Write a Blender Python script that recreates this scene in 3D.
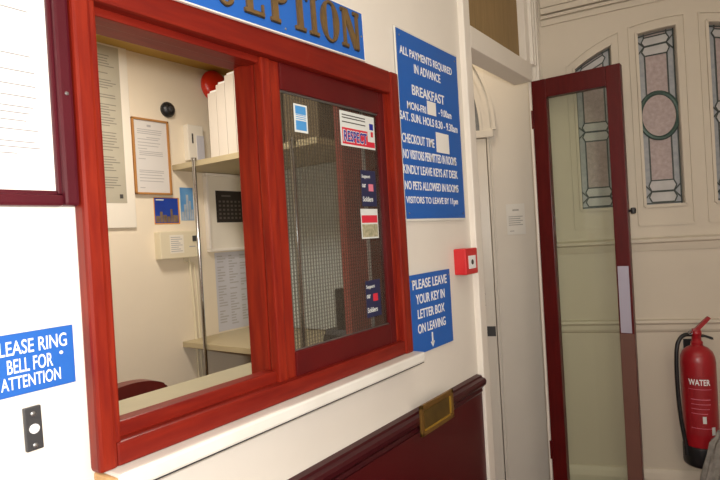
import bpy, bmesh, math, random
from mathutils import Matrix, Vector
random.seed(4)
S = bpy.context.scene
C = S.collection
for o in list(bpy.data.objects):
    bpy.data.objects.remove(o)

# ------------------------------------------------------------------ camera, world, light, exposure
cam = bpy.data.cameras.new('camera')
cam.sensor_width = 36.0
cam.lens = 28.0
cam.clip_start = 0.02
camo = bpy.data.objects.new('camera', cam)
C.objects.link(camo)
YAW, PIT, ROL = math.radians(36.026), math.radians(-0.406), math.radians(-3.347)
fw = Vector((-math.sin(YAW) * math.cos(PIT), math.cos(YAW) * math.cos(PIT), math.sin(PIT)))
rt = Vector((math.cos(YAW), math.sin(YAW), 0))
up = rt.cross(fw)
cr, sr = math.cos(ROL), math.sin(ROL)
r2 = cr * rt + sr * up
u2 = -sr * rt + cr * up
m = Matrix.Identity(4)
for i in range(3):
    m[i][0], m[i][1], m[i][2] = r2[i], u2[i], -fw[i]
m.translation = Vector((0.86, 0.0, 1.45))
camo.matrix_world = m
S.camera = camo

w = bpy.data.worlds.new('world')
S.world = w
w.use_nodes = True
w.node_tree.nodes['Background'].inputs[0].default_value = (0.9, 0.85, 0.8, 1)
w.node_tree.nodes['Background'].inputs[1].default_value = 0.02


def lamp(name, kind, loc, power, col, size=0.1, rot=(0, 0, 0), spread=None):
    L = bpy.data.lights.new(name, kind)
    L.energy = power
    L.color = col
    if kind == 'AREA':
        L.shape = 'DISK'
        L.size = size
        if spread:
            L.spread = spread
    else:
        L.shadow_soft_size = size
    o = bpy.data.objects.new(name, L)
    o.location = loc
    o.rotation_euler = rot
    C.objects.link(o)
    return o


FLASH = lamp('camera_flash', 'POINT', (0.90, -0.01, 1.50), 58.0, (1.0, 0.965, 0.935), 0.025)
HALL = lamp('hall_ceiling_lamp', 'AREA', (1.05, 0.75, 2.93), 4.0, (1.0, 0.92, 0.83), 0.35)
LOBBY = lamp('lobby_fill_light', 'AREA', (-0.35, 2.42, 2.90), 4.0, (1.0, 0.86, 0.68), 0.2)  # added fill that brightens the lobby wall, no known fixture there
OFFICE = lamp('office_ceiling_lamp', 'AREA', (-0.75, 1.05, 2.32), 14.0, (1.0, 0.90, 0.80), 0.3)

S.view_settings.view_transform = 'Standard'
S.view_settings.look = 'None'
S.view_settings.gamma = 1.0
S.view_settings.use_curve_mapping = False
S.view_settings.exposure = 0.0


# ------------------------------------------------------------------ materials
def lin(c):
    return tuple(((x / 255) / 12.92 if x / 255 <= 0.04045 else ((x / 255 + 0.055) / 1.055) ** 2.4) for x in c) + (1,)


def mat(name, rgb, rough=0.5, metal=0.0, var=0.0, scale=8.0, stretch=None, bump=0.0, rgb2=None, coat=0.0, spec=None):
    M = bpy.data.materials.new(name)
    M.use_nodes = True
    nt = M.node_tree
    b = nt.nodes['Principled BSDF']
    b.inputs['Roughness'].default_value = rough
    b.inputs['Metallic'].default_value = metal
    b.inputs['Coat Weight'].default_value = coat
    if spec is not None:
        b.inputs['Specular IOR Level'].default_value = spec
    tc = nt.nodes.new('ShaderNodeTexCoord')
    mp = nt.nodes.new('ShaderNodeMapping')
    if stretch:
        mp.inputs['Scale'].default_value = stretch
    nz = nt.nodes.new('ShaderNodeTexNoise')
    nz.inputs['Scale'].default_value = scale
    nz.inputs['Detail'].default_value = 4
    nt.links.new(tc.outputs['Object'], mp.inputs[0])
    nt.links.new(mp.outputs[0], nz.inputs['Vector'])
    ra = nt.nodes.new('ShaderNodeValToRGB')
    c1 = lin(rgb)
    if rgb2 is None:
        a, d = 1 - var, 1 + var
        ra.color_ramp.elements[0].color = tuple(min(1, x * a) for x in c1[:3]) + (1,)
        ra.color_ramp.elements[1].color = tuple(min(1, x * d) for x in c1[:3]) + (1,)
    else:
        ra.color_ramp.elements[0].color = c1
        ra.color_ramp.elements[1].color = lin(rgb2)
    ra.color_ramp.elements[0].position = 0.3
    ra.color_ramp.elements[1].position = 0.7
    nt.links.new(nz.outputs['Fac'], ra.inputs[0])
    nt.links.new(ra.outputs[0], b.inputs['Base Color'])
    if bump:
        bp = nt.nodes.new('ShaderNodeBump')
        bp.inputs['Strength'].default_value = bump
        bp.inputs['Distance'].default_value = 0.002
        nt.links.new(nz.outputs['Fac'], bp.inputs['Height'])
        nt.links.new(bp.outputs[0], b.inputs['Normal'])
    return M


WALL = mat('cream_wall_paint', (232, 226, 215), 0.55, var=0.02, scale=5, bump=0.08)
WALLB = mat('cream_gloss_paint', (206, 196, 178), 0.5, var=0.02, scale=3)
TRIM = mat('white_gloss_paint', (238, 232, 221), 0.3, var=0.02, scale=6)
OFFW = mat('office_wall_paint', (234, 222, 198), 0.6, var=0.03, scale=3)
OCHRE = mat('ochre_ceiling_paint', (196, 158, 74), 0.6, var=0.06, scale=4)
BROWN = mat('brown_paper_panel', (150, 124, 82), 0.7, var=0.12, scale=60, stretch=(1, 1, 0.08))
RED = mat('mahogany_stain', (110, 23, 16), 0.36, scale=14, stretch=(6, 6, 0.6), rgb2=(138, 39, 20), spec=0.22)
REDH = mat('mahogany_stain_long_grain', (104, 22, 16), 0.36, scale=14, stretch=(6, 0.6, 6), rgb2=(126, 32, 19), spec=0.22)
REDDK = mat('dark_mahogany', (80, 16, 18), 0.3, scale=10, stretch=(5, 1, 0.8), rgb2=(92, 20, 20), spec=0.25)
BRASSB = mat('polished_brass', (196, 156, 62), 0.35, 0.6)
REDLT = mat('mahogany_lit_copy', (186, 84, 72), 0.35, scale=12, stretch=(6, 6, .6), rgb2=(200, 100, 86))  # rear stile's mahogany, lightened so it looks lit behind the ribbed glass
PRINT = mat('notice_print', (138, 136, 136), 0.8)
PURP = mat('purple_brown_stain', (76, 20, 30), 0.3, var=0.1, scale=12, spec=0.25)
RAIL = mat('dark_oxblood_rail_paint', (62, 17, 22), 0.34, var=0.06, scale=3, spec=0.25)
DADO = mat('oxblood_gloss_paint', (78, 20, 22), 0.32, var=0.06, scale=3, spec=0.25)
MARB = mat('grey_veined_ledge', (222, 220, 210), 0.25, scale=7, rgb2=(234, 232, 224))
CUT = mat('raw_cut_edge', (200, 160, 110), 0.8, var=0.15, scale=40)
BLUE = mat('blue_sign_plastic', (40, 98, 182), 0.4, var=0.02, spec=0.25)
WHITEP = mat('white_lettering', (242, 242, 242), 0.5)
GOLD = mat('brown_brass_lettering', (108, 84, 48), 0.45, 0.1, var=0.15, scale=40)
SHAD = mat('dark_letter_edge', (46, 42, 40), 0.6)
PAPER = mat('white_paper', (240, 238, 232), 0.7, var=0.01)
PAPERG = mat('lavender_paper', (198, 198, 204), 0.7, var=0.03)
NEWS = mat('grey_newsprint', (178, 172, 152), 0.7, var=0.05, scale=12)
INK = mat('grey_print', (172, 170, 168), 0.8)
POSTINK = mat('poster_print', (132, 128, 116), 0.8)
CERT = mat('pale_grey_certificate_paper', (214, 211, 205), 0.7, var=0.01)
INKD = mat('dark_print', (70, 66, 62), 0.8)
STEEL = mat('brushed_steel', (150, 150, 150), 0.35, 0.9, var=0.05)
CHROME = mat('chrome', (190, 190, 190), 0.12, 1.0)
BRASS = mat('aged_brass', (136, 102, 50), 0.4, 0.6, var=0.12, scale=30)
BRASSD = mat('tarnished_brass', (104, 82, 38), 0.42, 0.5, var=0.2, scale=25)
BLACK = mat('black_plastic', (26, 27, 29), 0.4, var=0.1)
DKGREY = mat('dark_grey_bell_plate', (70, 70, 72), 0.4, 0.4, var=0.1)
CALLRED = mat('alarm_red_plastic', (206, 40, 44), 0.35, var=0.03)
EXTRED = mat('extinguisher_red', (158, 22, 32), 0.32, var=0.03, coat=0.2)
EXTDK = mat('extinguisher_label_red', (150, 26, 34), 0.45)
BELLRED = mat('bell_red', (214, 44, 24), 0.3, coat=0.3)
SHELF = mat('beige_shelf_laminate', (186, 172, 136), 0.45, var=0.03)
COUNT = mat('grey_green_worktop', (172, 166, 138), 0.3, var=0.03, scale=20)
CHAIR = mat('dark_red_leather', (96, 30, 26), 0.4, var=0.1)
IVORY = mat('ivory_plastic', (226, 216, 186), 0.45)
WHITEB = mat('white_board', (236, 230, 214), 0.4)
FILEW = mat('white_card', (214, 206, 192), 0.6, var=0.02)
CHALK = mat('black_calendar_card', (48, 42, 38), 0.6, var=0.1)
CHALKL = mat('calendar_print', (104, 98, 92), 0.7)
GREYB = mat('grey_green_board', (216, 224, 222), 0.6, var=0.04, scale=6)
CARD = mat('brown_cardboard', (104, 88, 62), 0.8, var=0.08)
OAK = mat('oak_frame', (176, 124, 66), 0.4, var=0.1, scale=20)
NIGHT = mat('night_blue', (22, 52, 140), 0.5, scale=10, rgb2=(34, 72, 170))
DAYB = mat('day_blue', (70, 130, 190), 0.5, scale=8, rgb2=(120, 170, 205))
TOWER = mat('tower_grey', (168, 178, 186), 0.6, var=0.2, scale=30)
SKYL = mat('skyline_tan', (120, 100, 78), 0.6, var=0.3, scale=40)
ORANGE = mat('orange_border', (220, 150, 50), 0.6)
STBLUE = mat('sticker_blue', (74, 146, 206), 0.4)
STW = mat('sticker_white', (216, 220, 216), 0.4)
STRED = mat('sticker_red', (206, 40, 62), 0.4)
STNAVY = mat('sticker_navy', (36, 40, 74), 0.4, var=0.1)
STPINK = mat('sticker_pink', (214, 120, 140), 0.4)
STGREEN = mat('sticker_camouflage', (128, 130, 100), 0.5, scale=120, rgb2=(190, 180, 150))
STBLK = mat('letter_blue', (30, 40, 140), 0.5)
PLATE = mat('lavender_push_plate', (176, 172, 188), 0.4, 0.2, var=0.02)
LOWSTILE = mat('brown_lower_stile', (112, 78, 68), 0.35, var=0.06, scale=5)  # browner tone on the lock stile below the push plate
LEAD = mat('lead_came', (66, 72, 68), 0.45, 0.3)
LEADG = mat('green_lead_ring', (66, 88, 80), 0.45, 0.2)
GL_P = mat('mauve_cathedral_glass', (162, 146, 143), 0.16, scale=60, rgb2=(180, 164, 161), bump=0.5)
GL_G = mat('grey_cathedral_glass', (150, 154, 158), 0.16, scale=50, rgb2=(168, 170, 172), bump=0.5)
GL_W = mat('pale_bevel_glass', (180, 178, 176), 0.12, scale=20, rgb2=(192, 190, 188))
GREYF = mat('grey_nylon', (126, 122, 116), 0.7, scale=60, rgb2=(150, 146, 138), bump=0.3)
BUFF = mat('buff_wood', (150, 128, 100), 0.6, var=0.1)
CARPET = mat('dark_red_carpet', (92, 34, 36), 0.95, var=0.15, scale=120)
CEIL = mat('white_ceiling', (232, 226, 214), 0.8)


def glass(name, tint, ribs):
    M = bpy.data.materials.new(name)
    M.use_nodes = True
    nt = M.node_tree
    nt.nodes.remove(nt.nodes['Principled BSDF'])
    out = nt.nodes['Material Output']
    tr = nt.nodes.new('ShaderNodeBsdfTransparent')
    tr.inputs[0].default_value = tint
    gl = nt.nodes.new('ShaderNodeBsdfGlossy')
    gl.inputs['Roughness'].default_value = 0.03
    mx = nt.nodes.new('ShaderNodeMixShader')
    fr = nt.nodes.new('ShaderNodeFresnel')
    fr.inputs['IOR'].default_value = 1.35
    geo = nt.nodes.new('ShaderNodeNewGeometry')
    inv = nt.nodes.new('ShaderNodeMath')
    inv.operation = 'SUBTRACT'
    inv.inputs[0].default_value = 1.0
    nt.links.new(geo.outputs['Backfacing'], inv.inputs[1])
    mul = nt.nodes.new('ShaderNodeMath')
    mul.operation = 'MULTIPLY'
    nt.links.new(fr.outputs[0], mul.inputs[0])
    nt.links.new(inv.outputs[0], mul.inputs[1])
    nt.links.new(mul.outputs[0], mx.inputs[0])
    nt.links.new(tr.outputs[0], mx.inputs[1])
    nt.links.new(gl.outputs[0], mx.inputs[2])
    last = mx
    if ribs:
        tc = nt.nodes.new('ShaderNodeTexCoord')
        mask = None
        for axis, sc, th in (('Y', 16.0, 0.58), ('Z', 18.0, 0.80)):
            wv = nt.nodes.new('ShaderNodeTexWave')
            wv.wave_type = 'BANDS'
            wv.bands_direction = axis
            wv.inputs['Scale'].default_value = sc * 2.0
            nt.links.new(tc.outputs['Object'], wv.inputs['Vector'])
            g = nt.nodes.new('ShaderNodeMapRange')
            g.inputs[1].default_value = th - 0.2
            g.inputs[2].default_value = th + 0.12
            g.inputs[4].default_value = 0.66 if axis == 'Y' else 0.30
            nt.links.new(wv.outputs['Fac'], g.inputs[0])
            if mask is None:
                mask = g
            else:
                mm = nt.nodes.new('ShaderNodeMath')
                mm.operation = 'MAXIMUM'
                nt.links.new(mask.outputs[0], mm.inputs[0])
                nt.links.new(g.outputs[0], mm.inputs[1])
                mask = mm
        p = nt.nodes.new('ShaderNodeBsdfPrincipled')
        p.inputs['Base Color'].default_value = lin((66, 60, 52))
        p.inputs['Roughness'].default_value = 0.3
        m2 = nt.nodes.new('ShaderNodeMixShader')
        nt.links.new(mask.outputs[0], m2.inputs[0])
        nt.links.new(mx.outputs[0], m2.inputs[1])
        nt.links.new(p.outputs[0], m2.inputs[2])
        last = m2
    nt.links.new(last.outputs[0], out.inputs['Surface'])
    return M


RIBGLASS = glass('ribbed_wired_glass', (0.94, 0.96, 0.96, 1), True)
DOORGLASS = glass('pale_green_door_glass', (0.92, 0.94, 0.90, 1), False)
CLEAR = glass('clear_sheet', (0.96, 0.96, 0.95, 1), False)


# ------------------------------------------------------------------ mesh helper
class MB:
    def __init__(s, T=None):
        s.bm = bmesh.new()
        s.T = T or Matrix.Identity(4)

    def _add(s, vs, fs, T=None):
        T = s.T @ T if T else s.T
        v = [s.bm.verts.new(T @ Vector(p)) for p in vs]
        for f in fs:
            try:
                s.bm.faces.new([v[i] for i in f])
            except ValueError:
                pass
        return s

    def box(s, x0, x1, y0, y1, z0, z1, bev=0.0, T=None):
        b = bmesh.new()
        bmesh.ops.create_cube(b, size=1)
        for v in b.verts:
            v.co = Vector((x0 + (v.co.x + .5) * (x1 - x0), y0 + (v.co.y + .5) * (y1 - y0), z0 + (v.co.z + .5) * (z1 - z0)))
        if bev:
            bmesh.ops.bevel(b, geom=list(b.edges), offset=bev, segments=2, affect='EDGES', profile=0.6)
        s.merge(b, T)
        return s

    def merge(s, b, T=None):
        T = s.T @ T if T else s.T
        b.verts.index_update()
        b.verts.ensure_lookup_table()
        v = [s.bm.verts.new(T @ q.co) for q in b.verts]
        for f in b.faces:
            try:
                s.bm.faces.new([v[q.index] for q in f.verts])
            except ValueError:
                pass
        b.free()

    def prism(s, pts, a, b, axis=0, T=None):
        """closed 2D outline extruded from a to b along axis (other two axes in order)"""
        n = len(pts)

        def P(p, h):
            q = [p[0], p[1]]
            q.insert(axis, h)
            return q
        vs = [P(p, a) for p in pts] + [P(p, b) for p in pts]
        fs = [list(range(n)), list(range(2 * n - 1, n - 1, -1))]
        fs += [(i, (i + 1) % n, n + (i + 1) % n, n + i) for i in range(n)]
        return s._add(vs, fs, T)

    def lathe(s, prof, T=None, n=32):
        vs, fs = [], []
        for r, h in prof:
            for k in range(n):
                a = 2 * math.pi * k / n
                vs.append((r * math.cos(a), r * math.sin(a), h))
        for i in range(len(prof) - 1):
            for k in range(n):
                fs.append((i * n + k, i * n + (k + 1) % n, (i + 1) * n + (k + 1) % n, (i + 1) * n + k))
        fs.append(tuple(range(n)))
        fs.append(tuple((len(prof) - 1) * n + k for k in range(n)))
        return s._add(vs, fs, T)

    def tube(s, pts, r, n=12, T=None, closed=False):
        pts = [Vector(p) for p in pts]
        rs = r if isinstance(r, (list, tuple)) else [r] * len(pts)
        vs, fs = [], []
        nrm = None
        N = len(pts)
        for i, p in enumerate(pts):
            if closed:
                d = pts[(i + 1) % N] - pts[i - 1]
            else:
                d = pts[min(i + 1, N - 1)] - pts[max(i - 1, 0)]
            d.normalize()
            if nrm is None:
                nrm = d.orthogonal().normalized()
            nrm = (nrm - d * nrm.dot(d)).normalized()
            bn = d.cross(nrm)
            for k in range(n):
                a = 2 * math.pi * k / n
                vs.append(p + rs[i] * (math.cos(a) * nrm + math.sin(a) * bn))
        for i in range(N if closed else N - 1):
            j = (i + 1) % N
            for k in range(n):
                fs.append((i * n + k, i * n + (k + 1) % n, j * n + (k + 1) % n, j * n + k))
        if not closed:
            fs.append(tuple(range(n)))
            fs.append(tuple((N - 1) * n + k for k in range(n)))
        return s._add(vs, fs, T)

    def bar(s, a, b, wd, h, T=None):
        """flat bar between two points in the (x,z) plane of T, lying at y=0..h"""
        a, b = Vector(a), Vector(b)
        d = (b - a).normalized()
        q = Vector((-d.y, d.x)) * wd / 2
        pts = [a + q, b + q, b - q, a - q]
        vs = [(p.x, 0, p.y) for p in pts] + [(p.x, h, p.y) for p in pts]
        fs = [(0, 1, 2, 3), (7, 6, 5, 4)] + [(i, (i + 1) % 4, 4 + (i + 1) % 4, 4 + i) for i in range(4)]
        return s._add(vs, fs, T)


WM = {}


def setp(o, label=None, cat=None, group=None, kind=None):
    if label:
        o['label'] = label
    if cat:
        o['category'] = cat
    if group:
        o['group'] = group
    if kind:
        o['kind'] = kind
    return o


def thing(name, label, cat, loc, rotz=0.0, group=None, kind=None):
    o = bpy.data.objects.new(name, None)
    o.empty_display_size = 0.05
    o.location = loc
    o.rotation_euler = (0, 0, rotz)
    C.objects.link(o)
    WM[o] = Matrix.Translation(loc) @ Matrix.Rotation(rotz, 4, 'Z')
    return setp(o, label, cat, group, kind)


def obj(name, mb, material, parent=None, smooth=False, label=None):
    bm = mb.bm
    M = WM[parent] if parent is not None else Matrix.Identity(4)
    if parent is None:
        xs = [v.co for v in bm.verts]
        lo = Vector([min(c[i] for c in xs) for i in range(3)])
        hi = Vector([max(c[i] for c in xs) for i in range(3)])
        M = Matrix.Translation(Vector(((lo.x + hi.x) / 2, (lo.y + hi.y) / 2, lo.z)))
    bm.transform(M.inverted())
    bmesh.ops.recalc_face_normals(bm, faces=bm.faces)
    me = bpy.data.meshes.new(name)
    bm.to_mesh(me)
    bm.free()
    me.materials.append(material)
    if smooth:
        for p in me.polygons:
            p.use_smooth = True
        me.set_sharp_from_angle(angle=math.radians(40))
    o = bpy.data.objects.new(name, me)
    C.objects.link(o)
    if parent is not None:
        o.parent = parent
        WM[o] = M
    else:
        o.location = M.translation
        WM[o] = M
    if label:
        o['label'] = label
    return o


def struct(name, mb, material, parent=None, smooth=False):
    o = obj(name, mb, material, parent, smooth)
    if parent is None:
        o['kind'] = 'structure'
    return o


def frame_T(x0=0.0):
    """local (u,v,w) -> world: u along wall (+y), v up, w out of the wall (+x)"""
    return Matrix(((0, 0, 1, x0), (1, 0, 0, 0), (0, 1, 0, 0), (0, 0, 0, 1)))


# ---- the angled end wall's own frame
BA = math.radians(20.27)
dB = Vector((math.cos(BA), math.sin(BA), 0))
nB = Vector((-math.sin(BA), math.cos(BA), 0))
P0 = Vector((0, 2.70, 0))


def end_T(off=0.0):
    """local x along the end wall, y towards the hall, z up"""
    T = Matrix.Identity(4)
    for i in range(3):
        T[i][0], T[i][1], T[i][2] = dB[i], -nB[i], (0, 0, 1)[i]
    T.translation = P0 - nB * off
    return T


def end_text_T(off):
    T = Matrix.Identity(4)
    for i in range(3):
        T[i][0], T[i][1], T[i][2] = dB[i], (0, 0, 1)[i], -nB[i]
    T.translation = P0 - nB * off
    return T


def text_bm(mb, body, u0, u1, v0, v1, depth, T, bold=0.0, fn=None):
    cu = bpy.data.curves.new('lettering', 'FONT')
    cu.body = body
    cu.offset = bold
    cu.resolution_u = 4
    o = bpy.data.objects.new('lettering', cu)
    C.objects.link(o)
    dg = bpy.context.evaluated_depsgraph_get()
    me = bpy.data.meshes.new_from_object(o.evaluated_get(dg))
    b = bmesh.new()
    b.from_mesh(me)
    bpy.data.objects.remove(o)
    bpy.data.curves.remove(cu)
    bpy.data.meshes.remove(me)
    xs = [v.co.x for v in b.verts]
    ys = [v.co.y for v in b.verts]
    ax, bx, ay, by = min(xs), max(xs), min(ys), max(ys)
    ex = bmesh.ops.extrude_face_region(b, geom=list(b.faces))
    top = [g for g in ex['geom'] if isinstance(g, bmesh.types.BMVert)]
    for v in b.verts:
        v.co.z = 0
    for v in top:
        v.co.z = depth
    for v in b.verts:
        v.co.x = u0 + (v.co.x - ax) / (bx - ax) * (u1 - u0)
        v.co.y = v0 + (v.co.y - ay) / (by - ay) * (v1 - v0)
        if fn:
            v.co = fn(v.co)
    mb.merge(b, T)


# ================================================================== SETTING
HH = 2.95
# ---- reception wall (x = 0) with hatch opening and doorway
wl = MB()
oy0, oy1, oz0, oz1 = 0.462, 1.345, 1.115, 1.885
wl.box(-.10, 0, -1.6, oy0, 0, HH)
wl.box(-.10, 0, oy0, oy1, 0, oz0).box(-.10, 0, oy0, oy1, oz1, HH)
wl.box(-.10, 0, oy1, 1.885, 0, HH)
wl.box(-.10, 0, 1.885, 2.66, 2.62, HH)
struct('wall_left', wl, WALL)

# ---- end wall with three arched leaded windows
def arch_z(t):
    u = t - 0.62
    return 2.313 - 0.55 * u * u - 0.7 * u ** 4


WINS = [(0.172, 0.330, 1.515), (0.446, 0.602, 1.515), (0.733, 0.889, 1.515)]
TE = end_T(0)
wb = MB(TE)
TH = 0.09
edges = [-0.02] + [e for wn in WINS for e in wn[:2]] + [1.75]
for i in range(0, len(edges), 2):
    wb.box(edges[i], edges[i + 1], -TH, 0, 0, HH)
for a, b, zb in WINS:
    wb.box(a, b, -TH, 0, 0, zb)
    pts = [(a + (b - a) * k / 8, arch_z(a + (b - a) * k / 8)) for k in range(9)]
    poly = [(p[0], p[1]) for p in pts] + [(b, HH), (a, HH)]
    wb.prism(poly, -TH, 0, axis=1)
struct('wall_end', wb, WALLB)


def molding_loop(mb, pts, wd, h, T=None):
    for i in range(len(pts)):
        mb.bar(pts[i], pts[(i + 1) % len(pts)], wd, h, T)


def window(idx, a, b, zb, mid):
    o = thing('window_%d' % idx, ['stained glass window seen through the open glazed door', 'stained glass window with a green oval ring', 'stained glass window cut off by the right side of the photo'][idx - 1],
              None, TE @ Vector(((a + b) / 2, 0, zb)), BA, kind='structure')
    n = 8
    ts = [a + (b - a) * k / n for k in range(n + 1)]
    # moulded surround, a raised bead set out from the opening
    g = 0.036
    out = [(a - g, zb - 0.092), (b + g, zb - 0.092)] + [(b + g - (b - a + 2 * g) * k / n, arch_z(b + g - (b - a + 2 * g) * k / n) + 0.046) for k in range(n + 1)]
    fr = MB(TE)
    molding_loop(fr, out, 0.007, 0.007)
    inn = [(a - .007, zb - .007), (b + .007, zb - .007)] + [(t, arch_z(t) + .007) for t in [b + .007 - (b - a + .014) * k / n for k in range(n + 1)]]
    molding_loop(fr, inn, 0.012, 0.010)
    obj('window_frame', fr, WALLB, o)
    W = b - a
    Tg = TE @ Matrix.Translation((0, -0.035, 0))

    def ztop(u):
        return arch_z(a + u * W)

    def P(u, v):                      # u across 0..1, v up 0..1
        k = max(0.0, min(1.0, (v - .78) / .14))
        return (a + u * W, zb + v * (ztop(.5) - zb) + k * (ztop(u) - ztop(.5)))
    def pane(name, poly, material, y=-0.004):
        mb = MB(Tg)
        mb.prism([P(*p) for p in poly], y, 0, axis=1)
        return mb
    pn = MB(Tg)
    pn.prism([P(.22, 0), (P(.78, 0)), P(.78, 1), P(.5, 1), P(.22, 1)], -.004, 0, axis=1)
    obj('pane', pn, GL_P, o, label='mauve textured centre glass')
    pn = MB(Tg)
    pn.prism([P(0, 0), P(.22, 0), P(.22, 1), P(.1, 1), P(0, 1)], -.004, 0, axis=1)
    pn.prism([P(.78, 0), P(1, 0), P(1, 1), P(.9, 1), P(.78, 1)], -.004, 0, axis=1)
    obj('border_glass', pn, GL_G, o, label='grey border glass')
    came = MB(Tg)
    lw, lh = 0.0055, 0.004

    def line(*q):
        for i in range(len(q) - 1):
            came.bar(P(*q[i]), P(*q[i + 1]), lw, lh)
    hexg = MB(Tg)

    def hexrow(v0, v1, x0=.13, x1=.87):
        vm = (v0 + v1) / 2
        q = [(x0 + .07, v0), (x1 - .07, v0), (x1, vm), (x1 - .07, v1), (x0 + .07, v1), (x0, vm)]
        line(*(q + q[:1]))
        hexg.prism([P(*p) for p in q], 0, .002, axis=1)
        return vm
    rows = [(.014, .074), (.078, .140), (.870, .925), (.929, .978)]
    if mid:
        rows = [(.014, .074), (.078, .138), (.45, .510), (.514, .572), (.929, .978)]
    for r_ in rows:
        hexrow(*r_)
    ends = [0.0] + [x for r_ in rows for x in r_] + [1.0]
    for k in range(0, len(ends), 2):
        if ends[k + 1] - ends[k] > 0.02:
            for u in (.20, .80):
                line((u, ends[k]), (u, ends[k + 1]))
    # struts from the hexagons to the border
    for k in range(len(rows) - 1):
        if rows[k + 1][0] - rows[k][1] < .02:
            v = (rows[k][1] + rows[k + 1][0]) / 2
            for s in (0, 1):
                line((s, v - .045), (.20 if s == 0 else .80, v))
                line((s, v + .045), (.20 if s == 0 else .80, v))
    line((0.02, 0), (0.02, 1))
    line((.98, 0), (.98, 1))
    line((0, .008), (1, .008))
    for k in range(n):
        line((k / n, .992), ((k + 1) / n, .992))
    obj('bevelled_glass', hexg, GL_W, o, label='pale hexagonal bevelled glass')
    obj('lead_came', came, LEAD, o, label='dark lead strips')
    if not mid:
        ring = MB(Tg)
        c = P(.5, .515)
        pts = [(c[0] + .080 * math.cos(2 * math.pi * k / 40), .004, c[1] + .104 * math.sin(2 * math.pi * k / 40)) for k in range(40)]
        ring.tube(pts, .0105, 8, closed=True)
        obj('oval_ring', ring, LEADG, o, True, label='green lead oval ring')
        cen = MB(Tg)
        cen.prism([(c[0] + .076 * math.cos(2 * math.pi * k / 40), c[1] + .098 * math.sin(2 * math.pi * k / 40)) for k in range(40)], .0, .0045, axis=1)
        obj('oval_pane', cen, GL_P, o)
    # back board: closes the light of the window against the dark outside
    bk = MB(Tg)
    bk.prism([P(0, 0), P(1, 0)] + [P(1 - k / n, 1) for k in range(n + 1)], -.012, -.0045, axis=1)
    obj('backing_glass', bk, GL_G, o)


window(1, *WINS[0], True)
window(2, *WINS[1], False)
window(3, *WINS[2], True)

# end wall joinery: mid rail, lower rail, skirting, cornice
def run(name, prof, t0, t1, material=WALLB):
    mb = MB(TE)
    mb.prism([(p[0], p[1]) for p in prof], t0, t1, axis=0)
    return struct(name, mb, material)


run('trim_1', [(0, 1.305), (.006, 1.305), (.010, 1.325), (.012, 1.338), (.022, 1.345), (.022, 1.358), (.006, 1.366), (0, 1.366)], -0.02, 1.75)
run('trim_2', [(0, .93), (.006, .934), (.010, .945), (.010, .965), (.018, .975), (.016, .987), (0, .990)], -0.02, 1.75)
run('baseboard_end', [(0, 0), (.022, 0), (.022, .262), (.016, .285), (.008, .300), (0, .304)], -0.02, 1.75)
co = MB(TE)
for z0_, wd_, h_ in ((2.405, .022, .010), (2.432, .014, .018), (2.458, .026, .028), (2.505, .05, .014)):
    pts = [(0.03 + 1.7 * k / 16, z0_ + .055 * math.sin(min(1, (k / 16) * 1.6) * math.pi / 2)) for k in range(17)]
    for k in range(16):
        co.bar(pts[k], pts[k + 1], wd_, h_)
struct('trim_3', co, WALLB)

# right-hand walls closing the hall, floor, ceiling
rw = MB()
rw.box(1.62, 1.72, -1.6, 3.32, 0, HH)
struct('wall_right', rw, WALL)
bw = MB()
bw.box(-.10, 1.72, -1.7, -1.6, 0, HH)
struct('wall_back', bw, WALL)
fl = MB()
fl.box(-2.0, 1.72, -1.7, 3.5, -.1, 0)
struct('floor', fl, CARPET)
ce = MB()
ce.box(-.10, 1.72, -1.7, 3.5, HH, HH + .1)
struct('ceiling', ce, CEIL)

# doorway woodwork on the reception wall
jl = MB()
jl.box(-.10, .022, 1.855, 1.905, 0, HH, .004)
jl.box(-.10, .012, 1.905, 1.930, 0, HH, .003)
struct('trim_4', jl, TRIM)
tb = MB()
tb.box(-.075, .012, 1.930, 2.598, 2.118, 2.200, .004)
struct('trim_5', tb, TRIM)
tp = MB()
tp.box(-.06, -.03, 1.93, 2.62, 2.200, 2.70)
struct('trim_6', tp, BROWN)
jr = MB()
jr.box(-.010, .0, 2.598, 2.606, 0, 2.118, .002)
jr.box(-.03, .004, 2.555, 2.606, 2.2, HH, .003)
for a_, b_, d_ in ((2.606, 2.622, .018), (2.622, 2.634, .010), (2.634, 2.652, .020), (2.652, 2.664, .012), (2.664, 2.70, .022)):
    jr.box(-.03, d_, a_, b_, 2.2 if a_ < 2.65 else 0, HH, .002)
struct('trim_7', jr, TRIM)

# dado: panelling and rail
dp = MB()
dp.box(0, .012, -1.5, 1.852, 0, .875)
struct('wall_left_panelling', dp, DADO)
dr = MB()
prof = [(0, .868), (.014, .868), (.020, .876), (.018, .886), (.026, .894), (.034, .902), (.036, .914), (.032, .922), (.020, .926), (.018, .932), (0, .934)]
dr.prism(prof, -1.5, 1.842, axis=1)
struct('trim_8', dr, RAIL)

# wall beyond the doorway, parallel to the end wall
TD = end_T(-0.25)
wd = MB(TD)
wd.box(-.262, .30, -.05, 0, 0, HH)
wd.box(-.262, -.250, 0, .008, 0, 1.96, .003)
wd.box(-.246, -.238, 0, .005, 0, 1.94, .002)
struct('wall_lobby', wd, WALL)
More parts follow.
